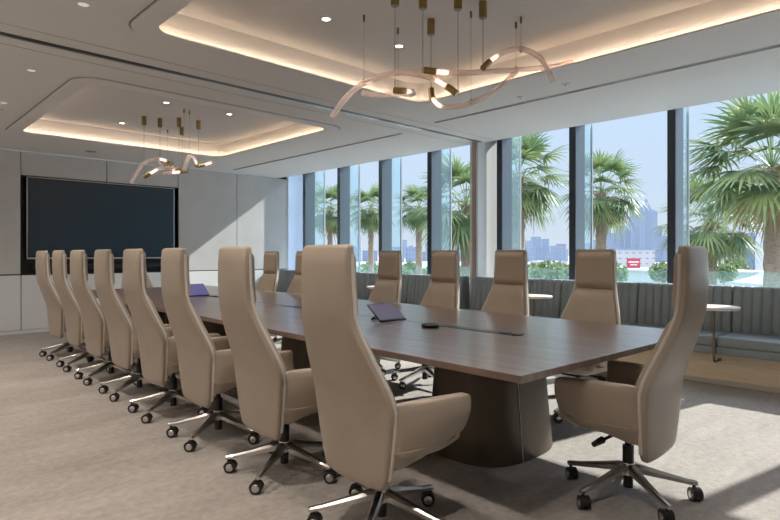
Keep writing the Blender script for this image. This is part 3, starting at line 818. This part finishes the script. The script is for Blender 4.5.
def building(u0, u1, vt, d, mat, name, label, cat, group=None, depth=None, crown=None, parts=1):
    a, b = at(u0, PY0, d), at(u1, PY0, d); w = (b - a).length; c = (a + b) / 2
    h = HC + (PY0 - vt) * d / FPX - GZ; dp = depth or w
    t = empty(name, (c.x, c.y, GZ), -YAW); tag(t, label, cat, group)
    bm = B(); box(bm, -w / 2, w / 2, 0, dp, 0, h); obj('wall', bm, mat, t)
    bm = B(); box(bm, -w / 2 - w * .01, w / 2 + w * .01, -w * .01, dp, h, h + max(.6, h * .008)); obj('roof', bm, M['canopy_w'] if d < 900 else mat, t)
    if crown:
        ch = crown
        bm = B(); loft(bm, [[(sx * w * k, dp / 2 + sy * w * k, h + z * ch) for sx, sy in ((-1, -1), (1, -1), (1, 1), (-1, 1))] for z, k in ((0, .38), (.35, .36), (.4, .22), (.8, .18), (1, .02))])
        obj('spire', bm, mat, t)
    return t
sky = [(526, 531, 241, 0), (533, 541, 237, 0), (543, 549, 239, 0), (551, 557, 246, 0), (558, 566, 244, 0), (604, 611, 228, 0), (612, 618, 233, 0), (619, 624, 226, 0), (625, 631, 231, 6), (632, 638.5, 217, 6), (640, 645, 212, 5), (645.5, 651, 206, 9), (651.5, 657.5, 212, 5), (658, 662, 226, 0),
       (664, 672, 236, 0), (691, 697, 235, 0), (699, 706, 229, 0), (708, 713, 238, 0), (716, 723, 232, 0), (726, 732, 236, 0), (734, 741, 231, 0), (757, 762, 226, 0), (764, 770, 236, 0), (772, 779, 232, 0), (507, 513, 243, 0), (515, 521, 240, 0), (596, 601, 240, 0), (588, 593, 243, 0),
       (357, 361, 236, 4), (352, 356, 246, 0), (402, 407, 240, 0), (409, 413, 246, 0), (426, 431, 243, 0), (455, 460, 241, 0), (447, 452, 247, 0), (328, 332, 243, 0), (318, 323, 246, 0), (296, 301, 244, 0)]
rk = random.Random(4)
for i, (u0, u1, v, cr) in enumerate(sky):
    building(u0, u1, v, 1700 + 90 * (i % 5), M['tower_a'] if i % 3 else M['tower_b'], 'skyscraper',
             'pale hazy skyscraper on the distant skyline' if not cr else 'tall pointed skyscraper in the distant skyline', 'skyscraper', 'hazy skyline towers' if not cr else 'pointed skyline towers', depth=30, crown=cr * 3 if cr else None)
rb = random.Random(21); LOW = []
for a, b in ((290, 470), (500, 568), (586, 668), (686, 782)):
    u = a
    while u < b:
        w = rb.uniform(7, 17); LOW.append((u, min(b, u + w), rb.uniform(246.5, 252.5))); u += w + rb.uniform(-1, 2)
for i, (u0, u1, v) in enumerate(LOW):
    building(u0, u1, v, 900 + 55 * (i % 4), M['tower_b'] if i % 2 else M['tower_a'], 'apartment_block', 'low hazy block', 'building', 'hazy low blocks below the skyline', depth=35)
building(746, 754.5, 233, 330, M['blue_block'], 'office_tower', 'dark blue glass office tower left of the striped white one', 'building')
building(755, 771, 231, 330, M['white_block'], 'office_building', 'white office building with striped dark window bands behind the big palm', 'building')
building(619, 655, 251, 420, M['low_white'], 'warehouse', 'long low white building behind the red billboard', 'building', depth=30)
building(690, 742, 259, 380, M['low_white'], 'terrace_building', 'low grey and white building left of the dark blue tower', 'building', depth=30)
building(540, 566, 262, 420, M['low_white'], 'shed_building', 'low pale shed above the trees in the window right of the pier', 'building', depth=30)
building(668, 782, 273.5, 170, M['canopy_w'], 'parking_building', 'wide flat white roofed parking structure at the foot of the right window', 'building', depth=40)
building(588, 668, 270, 230, M['low_white'], 'shop_building', 'low pale shop row right below the red billboard', 'building', depth=20)
t = empty('billboard', (at(633.5, 254, 215).x, at(633.5, 254, 215).y, GZ), -YAW); tag(t, 'red rectangular billboard on posts among low buildings outside', 'billboard')
bm = B(); box(bm, -2.5, 2.5, -.2, .2, 6.9, 11.6); obj('sign_panel', bm, M['red'], t)
bm = B(); box(bm, -2.0, 2.0, -.24, -.2, 9.9, 10.5); box(bm, -1.3, 1.3, -.24, -.2, 8.9, 9.4); obj('light_stripe', bm, pmat('sign_white', (.75, .55, .55), .6), t)
for s in (-1.8, 1.8):
    bm = B(); cyl(bm, (s, 0, 0), (s, 0, 6.9), .18, n=8); obj('post', bm, M['alu'], t)
c = at(772, 254, 75)
t = empty('marquee_tent', (c.x, c.y, GZ), -YAW); tag(t, 'white peaked tent roof beside the big palm trunk', 'tent')
bm = B(); loft(bm, [[(r * k * a, r * k * b, z) for a, b in ((-1, -1), (1, -1), (1, 1), (-1, 1))] for r, z, k in ((3.4, 9.4, 1), (1.6, 10.2, 1), (.5, 11.1, 1), (.03, 11.8, 1))]); obj('canopy', bm, M['canopy_w'], t)
for a, b in ((-1, -1), (1, -1), (1, 1), (-1, 1)):
    bm = B(); cyl(bm, (3.3 * a, 3.3 * b, 0), (3.3 * a, 3.3 * b, 9.4), .08, n=8); obj('pole', bm, M['alu'], t)

# broad-leaved trees below the windows
def tree(u, v, d, r, label, seed):
    rng = random.Random(seed); c = at(u, v, d)
    top = c.z
    t = empty('broadleaf_tree', (c.x, c.y, GZ)); tag(t, label, 'tree', 'green trees below the windows')
    zc = top - r * .8 - GZ
    bm = B(); cyl(bm, (0, 0, 0), (0, 0, zc), r * .08, r * .05, n=8); obj('trunk', bm, M['trunk'], t)
    bm = B()
    for k in range(420):
        a = Vector((rng.gauss(0, 1), rng.gauss(0, 1), rng.gauss(0, .8))).normalized() * r * rng.uniform(.55, 1.)
        p = Vector((0, 0, zc)) + Vector((a.x, a.y, a.z * .8)); n_ = Vector((rng.uniform(-1, 1), rng.uniform(-1, 1), rng.uniform(-1, 1))).normalized()
        x_ = n_.orthogonal().normalized() * r * .17; y_ = n_.cross(x_).normalized() * r * .13
        q = [bm.verts.new(p + x_ * aa + y_ * bb) for aa, bb in ((-1, 0), (0, -1), (1, 0), (0, 1))]; bm.faces.new(q)
    bmesh.ops.create_icosphere(bm, subdivisions=2, radius=r * .62, matrix=Matrix.Translation((0, 0, zc)) @ Matrix.Diagonal((1, 1, .8, 1)))
    obj('foliage', bm, M['tree'], t)
for i, (u, v, d, r) in enumerate([(530, 263, 110, 2.8), (546, 260, 135, 3.4), (561, 262, 118, 3.0), (574, 266, 100, 2.6), (586, 262, 130, 3.2), (515, 265, 105, 2.5), (612, 262, 120, 3.2), (662, 262, 130, 3.0), (680, 268, 250, 4), (703, 262, 240, 5), (724, 263, 150, 3.2),
                                  (742, 266, 210, 4.5), (700, 258, 300, 5), (605, 272, 90, 2.2), (735, 258, 280, 5.4), (402, 266, 120, 3.0), (360, 266, 120, 3.0), (343, 268, 150, 3.2), (430, 267, 130, 3.2), (455, 266, 120, 2.8), (386, 268, 130, 3.0), (318, 267, 135, 3.2), (293, 266, 150, 3.4), (412, 261, 230, 4), (370, 261, 230, 4.5)]):
    tree(u, v, d, r, 'rounded green tree in the mid distance, seen low through the windows', 50 + i)
# every tower, block and tree gets a label that says where it stands
BAYS = [(307, 'the bay beside the screen wall'), (341, 'the second bay from the screen wall'), (383, 'the third bay from the screen wall'), (430, 'the fourth bay from the screen wall'), (485, 'the bay left of the bronze post'),
        (572, 'the bay right of the white pier'), (672, 'the bay behind the nearest window-side chair'), (9999, 'the rightmost bay')]
ORD = ['first', 'second', 'third', 'fourth', 'fifth', 'sixth', 'seventh', 'eighth', 'ninth', 'tenth', 'eleventh', 'twelfth', 'thirteenth', 'fourteenth']
def upix(o):
    p = o.location - Vector((0, 0, HC)); return PX0 + FPX * p.dot(Rv) / p.dot(Fv)
for nm, word in (('skyscraper', 'hazy skyscraper'), ('apartment_block', 'low hazy building'), ('broadleaf_tree', 'round green tree')):
    byb = {}
    for o in bpy.data.objects:
        if o.name.split('.')[0] == nm and o.parent is None:
            u = upix(o); byb.setdefault(next(b[1] for b in BAYS if u < b[0]), []).append((u, o))
    for b, L_ in byb.items():
        for n_, (u, o) in enumerate(sorted(L_, key=lambda q: q[0])):
            o['label'] = word + (' ' if len(L_) == 1 else ', ' + ORD[n_] + ' from the left, ') + ('seen through ' if len(L_) == 1 else 'in ') + b
bm = B(); box(bm, 7.3, 3200, -2400, 3600, GZ - .3, GZ); struct('ground', bm, M['ground'])
bm = B(); box(bm, 130, 146, -500, 900, GZ, GZ + .05); box(bm, 300, 330, -900, 1500, GZ, GZ + .05); struct('ground_road', bm, M['road'])

# ------------------------------------------------------------------ sky and sun
W = bpy.data.worlds.new('World'); S.world = W; W.use_nodes = True
N = W.node_tree.nodes; L = W.node_tree.links; bg = N['Background']
tc = N.new('ShaderNodeTexCoord'); sp = N.new('ShaderNodeSeparateXYZ'); cr = N.new('ShaderNodeValToRGB')
L.new(tc.outputs['Generated'], sp.inputs[0]); L.new(sp.outputs['Z'], cr.inputs[0])
e = cr.color_ramp.elements; e[0].position = 0.; e[0].color = (.70, .76, .87, 1); e[1].position = 1.; e[1].color = (2.9, 3.3, 4.2, 1)
k = e.new(.12); k.color = (.64, .76, .95, 1); k = e.new(.30); k.color = (.60, .76, .98, 1); k = e.new(.5); k.color = (2.9, 3.25, 4.0, 1)
L.new(cr.outputs[0], bg.inputs[0]); bg.inputs[1].default_value = 1.08
sun = bpy.data.lights.new('sun', 'SUN'); sun.energy = 9.5; sun.angle = math.radians(.6); sun.color = (1, .95, .88)
so = bpy.data.objects.new('sun', sun); COL.objects.link(so)
so.rotation_euler = Vector((-1, .21, -.735)).to_track_quat('-Z', 'Y').to_euler()

# ------------------------------------------------------------------ camera
cam = bpy.data.cameras.new('camera'); co = bpy.data.objects.new('camera', cam); COL.objects.link(co)
co.location = (0, 0, HC); co.rotation_euler = (PI / 2, 0, -YAW)
cam.sensor_width = 36; cam.lens = 36 * FPX / 780; cam.shift_y = (PY0 - 260) / 780; cam.clip_end = 8000; cam.clip_start = .05
S.camera = co
S.view_settings.view_transform = 'Standard'; S.view_settings.look = 'None'; S.view_settings.exposure = 0.; S.view_settings.gamma = 1
S.view_settings.use_curve_mapping = False
S.cycles.use_denoising = True
S.cycles.max_bounces = 10; S.cycles.diffuse_bounces = 5; S.cycles.transparent_max_bounces = 24; S.cycles.sample_clamp_indirect = 6
S.cycles.caustics_reflective = False; S.cycles.caustics_refractive = False
